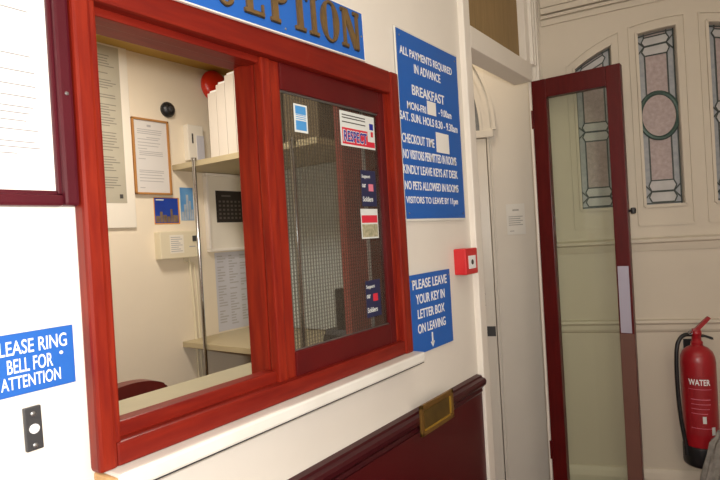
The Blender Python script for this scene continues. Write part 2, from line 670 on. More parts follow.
# arched head of the opening left of it
ar = MB(TD)
cx, cz, A_, B_ = -.50, 1.973, .28, .49
pts = []
K = 16
for k in range(K + 1):
    a = math.pi / 2 * k / K
    pts.append((cx + (A_ - .075) * math.cos(a), cz + (B_ - .075) * math.sin(a)))
poly = pts + [(cx, HH), (-.20, HH), (-.20, cz)]
ar.prism(poly, -.05, -.002, axis=1)
for r_, wd_, h_ in ((0, .016, .024), (-.03, .022, .014), (-.068, .014, .022)):
    q = [(cx + (A_ + r_) * math.cos(math.pi / 2 * k / K), cz + (B_ + r_) * math.sin(math.pi / 2 * k / K)) for k in range(K + 1)]
    for k in range(K):
        ar.bar(q[k], q[k + 1], wd_, h_)
ar.box(-.345, -.225, 0, .022, 1.935, 1.975, .004)
struct('trim_9', ar, TRIM)
pl_ = MB(TD)
pl_.box(-.33, -.266, -.05, .006, 0, 1.932, .003)
pl_.box(-.42, -.335, -.06, -.02, 0, 1.90)
pr = struct('door_2', pl_, TRIM)
kb = MB(TD)
kb.box(-.318, -.270, .006, .009, .872, .925)
obj('lock_plate', kb, DKGREY, pr)
kk = MB(TD)
for z_ in (1.14, 1.12, 1.10, 1.08, 1.06, 1.04):
    kk.lathe([(.0, -.004), (.005, -.003), (.0045, .003), (0, .004)], Matrix.Translation((-.318 + random.uniform(-.003, .003), .010, z_)), 10)
kk.box(-.322, -.318, .004, .012, 1.02, 1.15)
obj('door_chain', kk, DKGREY, pr)
dk = MB(TD)
dk.prism([(-.52 + .19 * math.cos(2 * math.pi * k / 32), 2.07 + .115 * math.sin(2 * math.pi * k / 32)) for k in range(32)], -.06, -.03, axis=1)
fan = thing('window_4', 'dark fanlight under the white arch inside the doorway', None, TD @ Vector((-.5, -.05, 1.97)), BA, kind='structure')
obj('dark_pane', dk, BLACK, fan)
gp = MB(TD)
gp.box(-.70, -.29, -.075, -.061, 1.96, 2.40)
obj('pane', gp, GL_G, fan)
# lobby side walls so that the doorway is closed to the outside
lb = MB()
lb.box(-1.5, -1.4, 2.30, 3.2, 0, HH)
lb.box(-1.5, -.05, 3.15, 3.25, 0, HH)
struct('wall_lobby_side', lb, WALL)
lc = MB()
lc.box(-1.5, -.10, 2.16, 3.25, HH, HH + .1)
struct('ceiling_lobby', lc, CEIL)

# ---- office shell behind the hatch
ob = MB()
ob.box(-1.50, -1.40, -.4, 2.30, 0, 2.6)
struct('wall_office_back', ob, OFFW)
osd = MB()
osd.box(-1.40, -.10, 2.10, 2.16, 0, HH)
struct('wall_office_right', osd, OFFW)
osl = MB()
osl.box(-1.40, -.10, -.4, -.3, 0, 2.6)
struct('wall_office_left', osl, OFFW)
oc = MB()
oc.box(-1.40, -.10, -.4, 2.10, 2.333, 2.40)
struct('ceiling_office', oc, OCHRE)

# ================================================================== SERVICE HATCH
h = thing('service_hatch', 'red mahogany sliding hatch window in the cream reception wall', 'hatch', (0, .9, 1.112))
# outer frame: left stile, right stile, head, bottom rail with stepped mouldings
fL = MB()
fL.box(0, .030, .440, .470, 1.112, 1.904, .006).box(-.10, .024, .462, .480, 1.112, 1.900, .003).box(-.10, .008, .478, .490, 1.16, 1.85, .003)
obj('frame_stile', fL, RED, h)
fR = MB()
fR.box(-.05, .032, 1.330, 1.369, 1.112, 1.904, .006).box(-.10, .014, 1.312, 1.334, 1.13, 1.86, .003)
obj('frame_stile', fR, RED, h)
fT = MB()
fT.box(0, .029, .4705, 1.3295, 1.842, 1.904, .005).box(-.034, .003, .48, 1.33, 1.829, 1.895, .003).box(-.085, -.035, .48, 1.33, 1.834, 1.88, .002)
obj('frame_head', fT, REDH, h)
fB = MB()
fB.box(0, .028, .4705, 1.3295, 1.1125, 1.150, .004).box(-.03, .003, .48, 1.33, 1.118, 1.174, .003).box(-.085, -.032, .48, .86, 1.118, 1.148, .003)
obj('frame_rail', fB, REDH, h)
# sash in front plane
s0, s1 = -.012, .012
sL = MB()
sL.box(s0 - .062, s0 - .004, .848, .872, 1.15, 1.842, .003).box(s0, s1, .848, .876, 1.146, 1.842, .004).box(s0, s1 - .004, .874, .906, 1.146, 1.842, .003)
sash = obj('sash', sL, RED, h)
sR = MB()
sR.box(s0, s1, 1.288, 1.328, 1.146, 1.842, .004)
obj('sash_stile', sR, REDDK, sash)
sT = MB()
sT.box(s0, s1, .904, 1.29, 1.782, 1.842, .004)
obj('sash_top_rail', sT, REDDK, sash)
sB = MB()
sB.box(s0, s1, .904, 1.29, 1.146, 1.204, .004)
obj('sash_bottom_rail', sB, REDDK, sash)
pn = MB()
pn.box(-.002, .001, .904, 1.290, 1.202, 1.784)
obj('glass_pane', pn, RIBGLASS, sash, label='ribbed wired glass pane')
for z_ in (1.7785, 1.2015):
    bead = MB()
    bead.box(.001, .006, .904, 1.290, z_, z_ + .0045)
    obj('glazing_bead', bead, STEEL, sash)
# second sash pushed behind the first: its closing stile shows through the glass
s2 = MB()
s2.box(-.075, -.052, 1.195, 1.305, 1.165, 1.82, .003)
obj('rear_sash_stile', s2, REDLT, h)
s3 = MB()
s3.box(-.0515, -.048, 1.285, 1.297, 1.18, 1.80)
obj('draught_strip', s3, TRIM, h, label='white strip on the rear sash edge')

# ledge under the hatch
lg = thing('hatch_ledge', 'pale grey marble ledge along the bottom of the hatch', 'ledge', (.03, .91, 1.082))
b_ = MB()
b_.box(.0, .062, .452, 1.380, 1.084, 1.112, .005)
obj('slab', b_, MARB, lg)
b_ = MB()
b_.box(.004, .060, .443, .4515, 1.086, 1.110, .003)
obj('raw_end', b_, CUT, lg, label='raw beige cut end of the ledge')
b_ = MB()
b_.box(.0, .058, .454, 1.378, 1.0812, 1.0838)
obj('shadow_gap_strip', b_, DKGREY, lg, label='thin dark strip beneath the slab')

# ================================================================== SIGNS
TA = frame_T(0.0)


def screw_mb(u, v, x, r=.004):
    mb = MB()
    mb.lathe([(r, 0), (r, .001), (r * .6, .002)], frame_T(x) @ Matrix.Translation((u, v, 0)), 12)
    return mb


def serif_letter(ch, w_, h_, d):
    """serif capitals in a w x h box, extruded by d along local z"""
    mb = MB()
    st, tn, sf = .30 * w_, .10 * w_, .08 * h_

    lev = [0]

    def R_(x0, x1, y0, y1):
        lev[0] += 1
        mb.box(x0, x1, y0, y1, 0, d * (1 - .04 * lev[0]))

    def ring(cx_, cy_, rx, ry, a0, a1, thick, thin):
        o_, i_ = [], []
        n_ = 28
        for k in range(n_ + 1):
            a = a0 + (a1 - a0) * k / n_
            c_, s_ = math.cos(a), math.sin(a)
            t_ = thin + (thick - thin) * abs(c_)
            o_.append((cx_ + rx * c_, cy_ + ry * s_))
            i_.append((cx_ + (rx - t_) * c_, cy_ + (ry - thin) * s_))
        for k in range(n_):
            mb.prism([o_[k], o_[k + 1], i_[k + 1], i_[k]], 0, d, axis=2)
    if ch == 'I':
        R_(.5 * w_ - st / 2, .5 * w_ + st / 2, 0, h_)
        R_(.15 * w_, .85 * w_, 0, sf)
        R_(.15 * w_, .85 * w_, h_ - sf, h_)
    elif ch == 'T':
        R_(.5 * w_ - st / 2, .5 * w_ + st / 2, 0, h_)
        R_(.2 * w_, .8 * w_, 0, sf)
        R_(0, w_, h_ - sf, h_)
        R_(0, .1 * w_, h_ - .22 * h_, h_)
        R_(.9 * w_, w_, h_ - .22 * h_, h_)
    elif ch == 'E':
        R_(.12 * w_, .12 * w_ + st, 0, h_)
        R_(0, w_, 0, sf)
        R_(0, .95 * w_, h_ - sf, h_)
        R_(.12 * w_, .72 * w_, .5 * h_ - sf / 2, .5 * h_ + sf / 2)
        R_(.9 * w_, w_, 0, .26 * h_)
        R_(.86 * w_, .95 * w_, .78 * h_, h_)
        R_(.66 * w_, .72 * w_, .4 * h_, .6 * h_)
    elif ch in 'PR':
        R_(.10 * w_, .10 * w_ + st, 0, h_)
        R_(0, .10 * w_ + st + .1 * w_, 0, sf)
        R_(0, .5 * w_, h_ - sf, h_)
        R_(.4 * w_, .52 * w_, .46 * h_, .46 * h_ + sf)
        ring(.5 * w_, .73 * h_, .48 * w_, .27 * h_, -math.pi / 2, math.pi / 2, st, sf)
        if ch == 'R':
            mb.prism([(.38 * w_, .5 * h_), (.66 * w_, .5 * h_), (1.05 * w_, 0), (.74 * w_, 0)], 0, d, axis=2)
    elif ch == 'O':
        ring(.5 * w_, .5 * h_, .5 * w_, .52 * h_, 0, 2 * math.pi, st * .95, sf * .7)
    elif ch == 'C':
        ring(.52 * w_, .5 * h_, .52 * w_, .52 * h_, .26 * math.pi, 1.74 * math.pi, st * .95, sf * .8)
        R_(.86 * w_, .96 * w_, .66 * h_, .95 * h_)
    elif ch == 'N':
        R_(.10 * w_, .22 * w_, 0, h_)
        R_(.80 * w_, .92 * w_, 0, h_)
        mb.prism([(.06 * w_, h_), (.34 * w_, h_), (.92 * w_, 0), (.66 * w_, 0)], 0, d, axis=2)
        R_(0, .34 * w_, 0, sf)
        R_(0, .3 * w_, h_ - sf, h_)
        R_(.68 * w_, 1.0 * w_, h_ - sf, h_)
    return mb.bm


TILT = math.radians(1.6)
sg = thing('reception_sign', 'blue RECEPTION sign with raised brown capitals above the hatch', 'sign', (.016, .80, 1.92))
KS = .953
Ts = frame_T(.0335) @ Matrix.Translation((1.258 * KS, 1.45 + (1.9215 - 1.45) * KS, 0)) @ Matrix.Rotation(TILT, 4, 'Z') @ Matrix.Scale(KS, 4)
# local u = 0 at the right end of the sign
b_ = MB(Ts)
b_.box(-.77, -.003, .003, .128, .0, .006)
obj('board', b_, BLUE, sg)
b_ = MB(Ts)
b_.box(-.772, 0, 0, .003, .0, .007).box(-.003, 0, .003, .128, .0, .007).box(-.772, 0, .128, .131, .0, .007)
obj('edge_strip', b_, TRIM, sg, label='thin white edging')
xs_ = [('R', -.772, .066), ('E', -.692, .062), ('C', -.504 - .112, .064), ('E', -.432 - .102, .062), ('P', -.352 - .086, .066), ('T', -.270 - .085, .074), ('I', -.262, .044), ('O', -.206, .072), ('N', -.121, .080)]
xs_ = [('R', -.712, .062), ('E', -.604, .055), ('C', -.517, .058), ('E', -.437, .057), ('P', -.360, .060), ('T', -.292, .060), ('I', -.236, .048), ('O', -.184, .070), ('N', -.102, .078)]
for ch, u0, w_ in xs_:
    b_ = MB(Ts)
    b_.merge(serif_letter(ch, w_, .098, .006), Matrix.Translation((u0, .023, .0062)))
    lt = obj('letter', b_, GOLD, sg)
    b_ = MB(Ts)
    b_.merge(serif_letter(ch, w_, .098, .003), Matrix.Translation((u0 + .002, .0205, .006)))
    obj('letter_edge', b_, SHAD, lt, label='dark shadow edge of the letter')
for u_, v_ in ((-.012, .065), (-.312, .085), (-.312, .015), (-.62, .065)):
    b_ = MB(Ts)
    b_.lathe([(.003, 0), (.003, .001), (.002, .002)], Matrix.Translation((u_, v_, .006)), 12)
    obj('screw', b_, STEEL, sg)


def wall_sign(name, label, u0, u1, v0, v1, x, rows, bold=0.012, border=None, skew=0.0):
    t = thing(name, label, 'sign', (x, (u0 + u1) / 2, v0))
    T = frame_T(0) @ Matrix.Translation(((u0 + u1) / 2, (v0 + v1) / 2, 0)) @ Matrix.Rotation(skew, 4, 'Z') @ Matrix.Translation((-(u0 + u1) / 2, -(v0 + v1) / 2, 0))
    b_ = MB(T)
    b_.box(u0, u1, v0, v1, x, x + .004)
    obj('board', b_, BLUE, t)
    if border:
        b_ = MB(T)
        b_.box(u0 - .004, u0, v0 - .004, v1 + .004, x, x + .0045).box(u1, u1 + .004, v0 - .004, v1 + .004, x, x + .0045)
        b_.box(u0, u1, v1, v1 + .005, x, x + .0045).box(u0, u1, v0 - .007, v0, x, x + .0045)
        obj('edge_strip', b_, border, t, label='pale edging')
    for body, a, b, c, d in rows:
        mb = MB()
        text_bm(mb, body, a, b, c, d, .0006, T @ Matrix.Translation((0, 0, x + .0041)), bold)
        obj('lettering', mb, WHITEP, t)
    return t, T


rules = [('ALL PAYMENTS REQUIRED', 1.424, 1.762, 1.977, 2.006), ('IN ADVANCE', 1.504, 1.674, 1.938, 1.966), ('BREAKFAST', 1.484, 1.694, 1.869, 1.900),
         ('MON-FRI', 1.450, 1.565, 1.822, 1.845), ('- 9.00am', 1.649, 1.740, 1.828, 1.852), ('SAT. SUN. HOLS 8.30 - 9.30am', 1.405, 1.781, 1.785, 1.811),
         ('CHECKOUT TIME', 1.410, 1.607, 1.718, 1.746), ('NO VISITORS PERMITTED IN ROOMS', 1.411, 1.758, 1.671, 1.699),
         ('KINDLY LEAVE KEYS AT DESK', 1.407, 1.763, 1.626, 1.653), ('NO PETS ALLOWED IN ROOMS', 1.411, 1.762, 1.579, 1.605), ('VISITORS TO LEAVE BY 11pm', 1.413, 1.753, 1.532, 1.559)]
big, TBG = wall_sign('rules_sign', 'tall blue sign of payment, breakfast and checkout rules', 1.407, 1.805, 1.492, 2.054, .004, rules, .014, MARB)
for a, b, c, d in ((1.572, 1.629, 1.822, 1.865), (1.619, 1.708, 1.706, 1.771)):
    b_ = MB()
    b_.box(.0090, .0098, a, b, c, d)
    obj('paper_patch', b_, PAPER, big, label='blank white paper patch over a time')
for u_, v_ in ((1.425, 2.035), (1.787, 2.035), (1.425, 1.508), (1.787, 1.508)):
    obj('screw', screw_mb(u_, v_, .0085, .003), STEEL, big)

keyr = [('PLEASE LEAVE', 1.421, 1.638, 1.281, 1.310), ('YOUR KEY IN', 1.436, 1.618, 1.236, 1.265), ('LETTER BOX', 1.442, 1.612, 1.192, 1.220), ('ON LEAVING', 1.438, 1.614, 1.148, 1.176)]
ks, TK = wall_sign('key_sign', 'square blue PLEASE LEAVE YOUR KEY sign beside the hatch', 1.406, 1.662, 1.088, 1.325, .004, keyr, .014)
b_ = MB(TK)
b_.box(1.519, 1.527, 1.108, 1.140, .0081, .0087)
b_.prism([(1.510, 1.112), (1.536, 1.112), (1.523, 1.095)], .0081, .0087, axis=2)
obj('arrow', b_, WHITEP, ks, label='white arrow pointing down')
for u_ in (1.416, 1.652):
    obj('screw', screw_mb(u_, 1.307, .0085, .003), STEEL, ks)

ringr = [('PLEASE RING', .3130, .4135, 1.3125, 1.3325), ('BELL FOR', .331, .392, 1.287, 1.307), ('ATTENTION', .322, .402, 1.265, 1.283)]
rs, TR = wall_sign('ring_bell_sign', 'small blue PLEASE RING BELL FOR ATTENTION sign above bell push', .302, .4235, 1.256, 1.342, .003, ringr, .008)
b_ = MB()
b_.lathe([(.0026, 0), (.0026, .001), (.0014, .0018)], frame_T(.0072) @ Matrix.Translation((.4045, 1.304, 0)), 12)
obj('screw', b_, WHITEP, rs)

# bell push
bp = thing('bell_push', 'narrow dark grey bell push with white button on the wall', 'bell push', (0, .361, 1.172))
Tb = frame_T(0) @ Matrix.Translation((.361, 1.204, 0)) @ Matrix.Rotation(math.radians(1), 4, 'Z')
b_ = MB(Tb)
b_.box(-.0115, .0115, -.031, .031, 0.0, .007, .0015)
obj('plate', b_, DKGREY, bp)
b_ = MB(Tb)
b_.lathe([(.0068, .007), (.0068, .009), (.004, .0105)], None, 20)
obj('button', b_, WHITEP, bp, True, label='round white button')
for v_ in (.021, -.024):
    b_ = MB(Tb)
    b_.lathe([(.0036, .007), (.0036, .0082), (.002, .009)], Matrix.Translation((0, v_, 0)), 14)
    obj('screw', b_, STEEL, bp, True)

# framed notice at far left of the wall
nb = thing('framed_notice', 'white printed notice in a dark mahogany frame left of hatch', 'notice', (0, .23, 1.518))
T0 = frame_T(0)
b_ = MB()
b_.box(0.0, .010, -.10, .412, 1.542, 2.05)
obj('paper', b_, PAPER, nb)
b_ = MB()
b_.box(0, .016, .410, .418, 1.538, 2.048, .002).box(0, .024, .416, .4385, 1.520, 2.07, .005)
obj('frame_side', b_, PURP, nb)
b_ = MB()
b_.box(0, .0155, -.115, .4095, 1.535, 1.543, .002).box(0, .0235, -.115, .4155, 1.5195, 1.537, .005)
obj('frame_side', b_, PURP, nb)
b_ = MB()
b_.box(0, .022, -.115, .4155, 2.05, 2.075, .005)
obj('frame_side', b_, PURP, nb)
b_ = MB()
b_.box(0, .022, -.115, -.098, 1.538, 2.049, .005)
obj('frame_side', b_, PURP, nb)
lines = MB()
z_ = 1.99
rr = random.Random(2)
for z_, a_, b2 in [(1.872, .26, .352), (1.838, .30, .345), (1.815, .18, .345), (1.800, .18, .385), (1.735, .18, .385), (1.712, .18, .39), (1.692, .18, .39), (1.676, .18, .39), (1.661, .18, .385), (1.652, .2, .38), (1.641, .2, .375), (1.628, .2, .39), (1.611, .2, .385), (1.603, .2, .392), (1.594, .2, .36)]:
    lines.box(.010, .0103, a_ - .2, b2, z_, z_ + .0016)
obj('printed_lines', lines, PRINT, nb)
b_ = MB()
b_.lathe([(.003, 0), (.003, .001), (.0018, .002)], frame_T(.024) @ Matrix.Translation((.428, 1.688, 0)), 12)
obj('screw', b_, STEEL, nb)

# brass letterbox
lp = thing('letterbox_plate', 'brass letterbox with a worn flap set into the dado rail', 'letterbox', (.036, 1.475, .862))
b_ = MB()
b_.box(.034, .0425, 1.372, 1.384, .866, .955, .002).box(.034, .0425, 1.562, 1.574, .866, .955, .002).box(.034, .0425, 1.372, 1.574, .943, .955, .002).box(.034, .0425, 1.372, 1.574, .866, .878, .002)
b_.box(.0365, .0385, 1.38, 1.566, .874, .948)
obj('plate', b_, BRASS, lp)
b_ = MB()
b_.box(.0385, .0405, 1.392, 1.548, .884, .937, .001)
obj('flap', b_, BRASSD, lp, label='tarnished darker flap')
b_ = MB()
b_.box(.0385, .0435, 1.548, 1.556, .884, .937, .0015)
obj('flap_lip', b_, BRASSB, lp, label='bright polished lip of the flap')
b_ = MB()
b_.box(.0385, .0435, 1.392, 1.5475, .8785, .8838, .0012)
obj('flap_lip', b_, BRASSB, lp, label='bright polished lip of the flap')

# fire call point
cp = thing('fire_call_point', 'small red fire alarm call point beside the doorway', 'call point', (0, 1.76, 1.29))
b_ = MB()
b_.box(0.0, .045, 1.714, 1.806, 1.299, 1.387, .004)
obj('box', b_, CALLRED, cp, label='red box')
b_ = MB()
b_.box(.045, .0462, 1.733, 1.788, 1.318, 1.362)
pl2 = obj('glass_plate', b_, WHITEP, cp, label='white break glass panel')
b_ = MB()
b_.lathe([(.009, 0), (.009, .0008), (.006, .001)], frame_T(.0462) @ Matrix.Translation((1.7605, 1.340, 0)), 16)
obj('press_dot', b_, INKD, pl2)

# ================================================================== GLAZED DOOR
hy = 2.607
d1 = thing('door_1', 'narrow mahogany glazed door standing open beside the white doorway', None, (0, hy, 0), 0, kind='structure')
DT = 0.042
b_ = MB()
b_.box(0.0, .066, hy, hy + DT, .02, 2.122, .003)
obj('hinge_stile', b_, REDDK, d1)
b_ = MB()
b_.box(.324, .383, hy, hy + DT, .02, 2.122, .003)
obj('lock_stile', b_, REDDK, d1)
b_ = MB()
b_.box(.066, .324, hy, hy + DT, 2.037, 2.122, .003)
obj('top_rail', b_, REDDK, d1)
b_ = MB()
b_.box(.066, .324, hy, hy + DT, .02, .22, .003)
obj('bottom_rail', b_, REDDK, d1)
b_ = MB()
b_.box(.064, .326, hy + .018, hy + .023, .218, 2.039)
obj('glass_pane', b_, DOORGLASS, d1, label='pale green clear glass')
b_ = MB()
b_.box(.330, .374, hy - .003, hy, .966, 1.255, .001)
obj('push_plate', b_, PLATE, d1, label='lavender grey push plate')
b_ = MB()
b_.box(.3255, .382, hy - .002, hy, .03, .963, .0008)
obj('lower_stile_strip', b_, LOWSTILE, d1, label='brown lower strip')
for z_ in (1.90, .36):
    b_ = MB()
    b_.box(-.004, .006, hy - .006, hy + .002, z_, z_ + .085, .001)
    b_.tube([(0, hy - .005, z_), (0, hy - .005, z_ + .085)], .006)
    obj('hinge', b_, REDDK, d1)
b_ = MB()
b_.tube([(.383, hy + .02, 1.49), (.398, hy + .02, 1.49)], .006)
b_.lathe([(0, -.014), (.010, -.012), (.012, 0), (.010, .012), (0, .014)], Matrix.Translation((.401, hy + .02, 1.49)), 16)
obj('catch_knob', b_, BLACK, d1, True)

# ================================================================== FIRE EXTINGUISHER
ET = end_T(.095)
ec = Vector((.594, 0, 0))
fe = thing('fire_extinguisher', 'red WATER fire extinguisher hung low on the cream end wall', 'fire extinguisher', ET @ Vector((.594, 0, .37)), BA)
TX = ET @ Matrix.Translation(ec)
b_ = MB(TX)
b_.lathe([(.060, .40), (.0675, .405), (.0685, .42), (.0685, .820), (.066, .842), (.058, .864), (.042, .880), (.026, .888), (.024, .892)], None, 40)
obj('cylinder', b_, EXTRED, fe, True)
b_ = MB(TX)
b_.lathe([(.066, .372), (.0725, .378), (.0745, .39), (.0745, .452), (.073, .458), (.069, .46)], None, 40)
obj('base_boot', b_, BLACK, fe, True, label='black rubber boot')
b_ = MB(TX)
b_.lathe([(.022, .888), (.024, .894), (.024, .905), (.019, .910), (.018, .932), (.021, .936), (.021, .95), (.016, .956)], None, 20)
b_.box(-.014, .016, -.012, .012, .93, .962, .003)
obj('valve_head', b_, EXTRED, fe, True)
b_ = MB(TX)
b_.prism([(-.012, .955), (.004, .948), (.058, 1.006), (.050, 1.014), (.044, 1.012)], -.009, .009, axis=1)
obj('squeeze_lever', b_, EXTRED, fe)
b_ = MB(TX)
b_.prism([(.0, .936), (.03, .936), (.062, .924), (.064, .915), (.056, .915), (.03, .926), (.0, .926)], -.008, .008, axis=1)
obj('carry_handle', b_, BLACK, fe)
b_ = MB(TX)
b_.tube([(-.02 - .002 * math.cos(a / 3), .014, .957) if False else (-.026 + .008 * math.cos(a), .016, .948 + .008 * math.sin(a)) for a in [2 * math.pi * k / 16 for k in range(16)]], .0016, 6, closed=True)
obj('safety_pin', b_, STEEL, fe)
# hose, a smooth curve through key points
key = [(-.018, .0, .936), (-.045, .004, .936), (-.068, .010, .918), (-.082, .016, .88), (-.088, .02, .80), (-.088, .022, .68), (-.083, .024, .58), (-.074, .026, .50), (-.066, .030, .44)]


def smooth_pts(k_, n_=6):
    out = []
    for i in range(len(k_) - 1):
        p = [Vector(k_[max(0, i - 1)]), Vector(k_[i]), Vector(k_[i + 1]), Vector(k_[min(len(k_) - 1, i + 2)])]
        for j in range(n_):
            t = j / n_
            out.append(.5 * ((2 * p[1]) + (-p[0] + p[2]) * t + (2 * p[0] - 5 * p[1] + 4 * p[2] - p[3]) * t * t + (-p[0] + 3 * p[1] - 3 * p[2] + p[3]) * t ** 3))
    out.append(Vector(k_[-1]))
    return out


b_ = MB(TX)
b_.tube(smooth_pts(key), .0085, 12)
hose = obj('hose', b_, BLACK, fe, True)
b_ = MB(TX)
b_.tube([(-.069, .028, .46), (-.066, .030, .42)], [.010, .012], 12)
obj('nozzle', b_, BLACK, hose, True)


def wrap(R0):
    def f(c):
        a = c.x / R0
        rr_ = R0 + c.z
        return Vector((rr_ * math.sin(a), c.y, rr_ * math.cos(a)))
    return f


TXT = ET @ Matrix.Translation(ec) @ Matrix(((1, 0, 0, 0), (0, 0, 1, 0), (0, 1, 0, 0), (0, 0, 0, 1)))


def wrapped_patch(u0, u1, v0, v1, R0, d, holes=None):
    mb = MB(TXT)
    f = wrap(R0)
    n_ = 14
    vs, fs = [], []
    for k in range(n_ + 1):
        u = u0 + (u1 - u0) * k / n_
        for v, z in ((v0, 0), (v1, 0), (v1, d), (v0, d)):
            vs.append(f(Vector((u, v, z))))
    for k in range(n_):
        for q in range(4):
            fs.append((k * 4 + q, k * 4 + (q + 1) % 4, (k + 1) * 4 + (q + 1) % 4, (k + 1) * 4 + q))
    fs.append((0, 1, 2, 3))
    fs.append(tuple(n_ * 4 + q for q in (3, 2, 1, 0)))
    mb._add(vs, fs)
    return mb


# the label faces slightly to the left of straight ahead
lab = obj('label', wrapped_patch(-.066, .036, .515, .77, .0687, .0004), EXTDK, fe)
mb = MB()
text_bm(mb, 'WATER', -.058, .026, .730, .756, .0004, TXT, .02, wrap(.0694))
obj('label_lettering', mb, WHITEP, lab)
mk = MB(TXT)
for u0, u1, v0, v1 in [(-.060, .030, .712, .714), (-.052, .024, .668, .671), (-.052, .024, .648, .650), (-.052, .018, .628, .630), (-.052, .01, .608, .610), (-.056, .032, .545, .547)]:
    obj('label_line', wrapped_patch(u0, u1, v0, v1, .0694, .0003), STPINK, lab)
for u0, u1, v0, v1 in [(-.010, .004, .568, .598), (.024, .040, .518, .552)]:
    obj('label_symbol', wrapped_patch(u0, u1, v0, v1, .0694, .0003), STW, lab)
b_ = MB(TX)
b_.box(-.02, .02, -.095, -.062, .72, .78, .002)
b_.box(-.03, .03, -.095, -.088, .68, .90, .002)
obj('wall_bracket', b_, BLACK, fe)

# grey folded umbrella leaning in the corner by the extinguisher
UT = end_T(.26)
um = thing('umbrella', 'folded grey umbrella, partly cut off, leaning before the fire extinguisher', 'umbrella', UT @ Vector((.50, 0, 0)), BA)
b_ = MB(UT)
ax0, ax1 = Vector((.50, 0, .02)), Vector((.640, -.03, .56))
n_ = 24
vs, fs = [], []
ring_n = 28
for i in range(n_ + 1):
    t = i / n_
    c = ax0.lerp(ax1, t)
    R0 = .012 + .026 * math.sin(min(1, t * 1.15) * math.pi * .62) if t < .93 else .022
    for k in range(ring_n):
        a = 2 * math.pi * k / ring_n
        rr_ = R0 * (1 + .22 * math.sin(7 * a + 5 * t))
        vs.append((c.x + rr_ * math.cos(a), c.y + rr_ * math.sin(a), c.z))
for i in range(n_):
    for k in range(ring_n):
        fs.append((i * ring_n + k, i * ring_n + (k + 1) % ring_n, (i + 1) * ring_n + (k + 1) % ring_n, (i + 1) * ring_n + k))
b_._add(vs, fs)
obj('canopy', b_, GREYF, um, True)
b_ = MB(UT)
d_ = (ax1 - ax0).normalized()
b_.tube([ax1 - d_ * .03, ax1 + d_ * .14], .007)
obj('shaft', b_, STEEL, um, True)
b_ = MB(UT)
e_ = ax1 + d_ * .14
b_.tube([e_ + Vector((x, 0, z)) for x, z in [(0, 0), (.008, .03), (.012, .06), (.02, .085), (.04, .095), (.058, .085), (.064, .06)]], .011)
obj('crook_handle', b_, BUFF, um, True)
b_ = MB(UT)
b_.tube([ax0 + d_ * .01, ax0 - d_ * .022], [.007, .004])
obj('ferrule', b_, STEEL, um, True)

# paper notice on the lobby wall
nt_ = thing('paper_notice', 'small white typed notice on the white wall inside the doorway', 'notice', TD @ Vector((-.13, .001, 1.41)), BA)
b_ = MB(TD)
b_.box(-.182, -.088, .0005, .0015, 1.41, 1.572)
obj('sheet', b_, PAPER, nt_)
b_ = MB(TD)
b_.box(-.150, -.118, .0015, .0018, 1.535, 1.543)
for i, z_ in enumerate((1.503, 1.492, 1.481, 1.470, 1.459)):
    b_.box(-.172, -.100 - .012 * (i % 2), .0015, .0018, z_, z_ + .004)
b_.box(-.168, -.146, .0015, .0018, 1.427, 1.431)
obj('printed_lines', b_, INK, nt_)

# ================================================================== STICKERS ON THE HATCH GLASS
def sticker(name, label, u0, u1, v0, v1, base, cat='sticker', tilt=0.0):
    t = thing(name, label, cat, (.002, (u0 + u1) / 2, v0))
    b_ = MB()
    b_.box(.0012, .0018, u0, u1, v0, v1)
    obj('backing', b_, base, t)
    return t


st = sticker('blue_sticker', 'blue and white sticker at the top left of the ribbed glass', .941, .987, 1.696, 1.761, STW)
b_ = MB()
b_.box(.0018, .0021, .946, .982, 1.738, 1.757).box(.0018, .0021, .946, .982, 1.701, 1.723)
obj('blue_block', b_, STBLUE, st)
b_ = MB()
for z_ in (1.726, 1.7305, 1.735):
    b_.box(.0018, .0021, .947, .981, z_, z_ + .0018)
obj('printed_lines', b_, STBLUE, st)

st = sticker('respect_sticker', 'white RESPECT sticker with blue letters on red on ribbed glass', 1.112, 1.264, 1.682, 1.771, STW)
b_ = MB()
b_.box(.0018, .0021, 1.118, 1.230, 1.687, 1.729).box(.0018, .0021, 1.230, 1.262, 1.687, 1.702)
obj('red_block', b_, STRED, st)
mb = MB()
text_bm(mb, 'RESPECT', 1.1215, 1.227, 1.692, 1.724, .0003, frame_T(.0022), .05)
obj('lettering_outline', mb, STW, st)
mb = MB()
text_bm(mb, 'RESPECT', 1.1235, 1.225, 1.694, 1.722, .0003, frame_T(.0026), .02)
obj('lettering', mb, STBLK, st)
b_ = MB()
for z_ in (1.760, 1.753, 1.742):
    b_.box(.0018, .0021, 1.120, 1.222, z_, z_ + .0028)
obj('printed_lines', b_, INKD, st)
b_ = MB()
b_.box(.0018, .0021, 1.240, 1.258, 1.735, 1.752)
obj('emblem', b_, STBLK, st)
b_ = MB()
b_.box(.0018, .0021, 1.245, 1.256, 1.716, 1.730)
obj('emblem_stem', b_, STRED, st)


def support(label, u0, u1, v0, v1, colour):
    st = sticker('support_sticker', label, u0, u1, v0, v1, STNAVY)
    h_ = v1 - v0
    mb = MB()
    for body, a, b, c, d in (('Support', .05, .62, .76, .88), ('our', .05, .30, .52, .62), ('Soldiers', .06, .74, .13, .27)):
        mb = MB()
        text_bm(mb, body, u0 + a * (u1 - u0), u0 + b * (u1 - u0), v0 + c * h_, v0 + d * h_, .0003, frame_T(.0018), .015)
        obj('lettering', mb, STW, st)
    b_ = MB()
    b_.box(.0018, .0021, u0 + .48 * (u1 - u0), u0 + .80 * (u1 - u0), v0 + .42 * h_, v0 + .62 * h_)
    obj('picture', b_, colour, st)
    return st


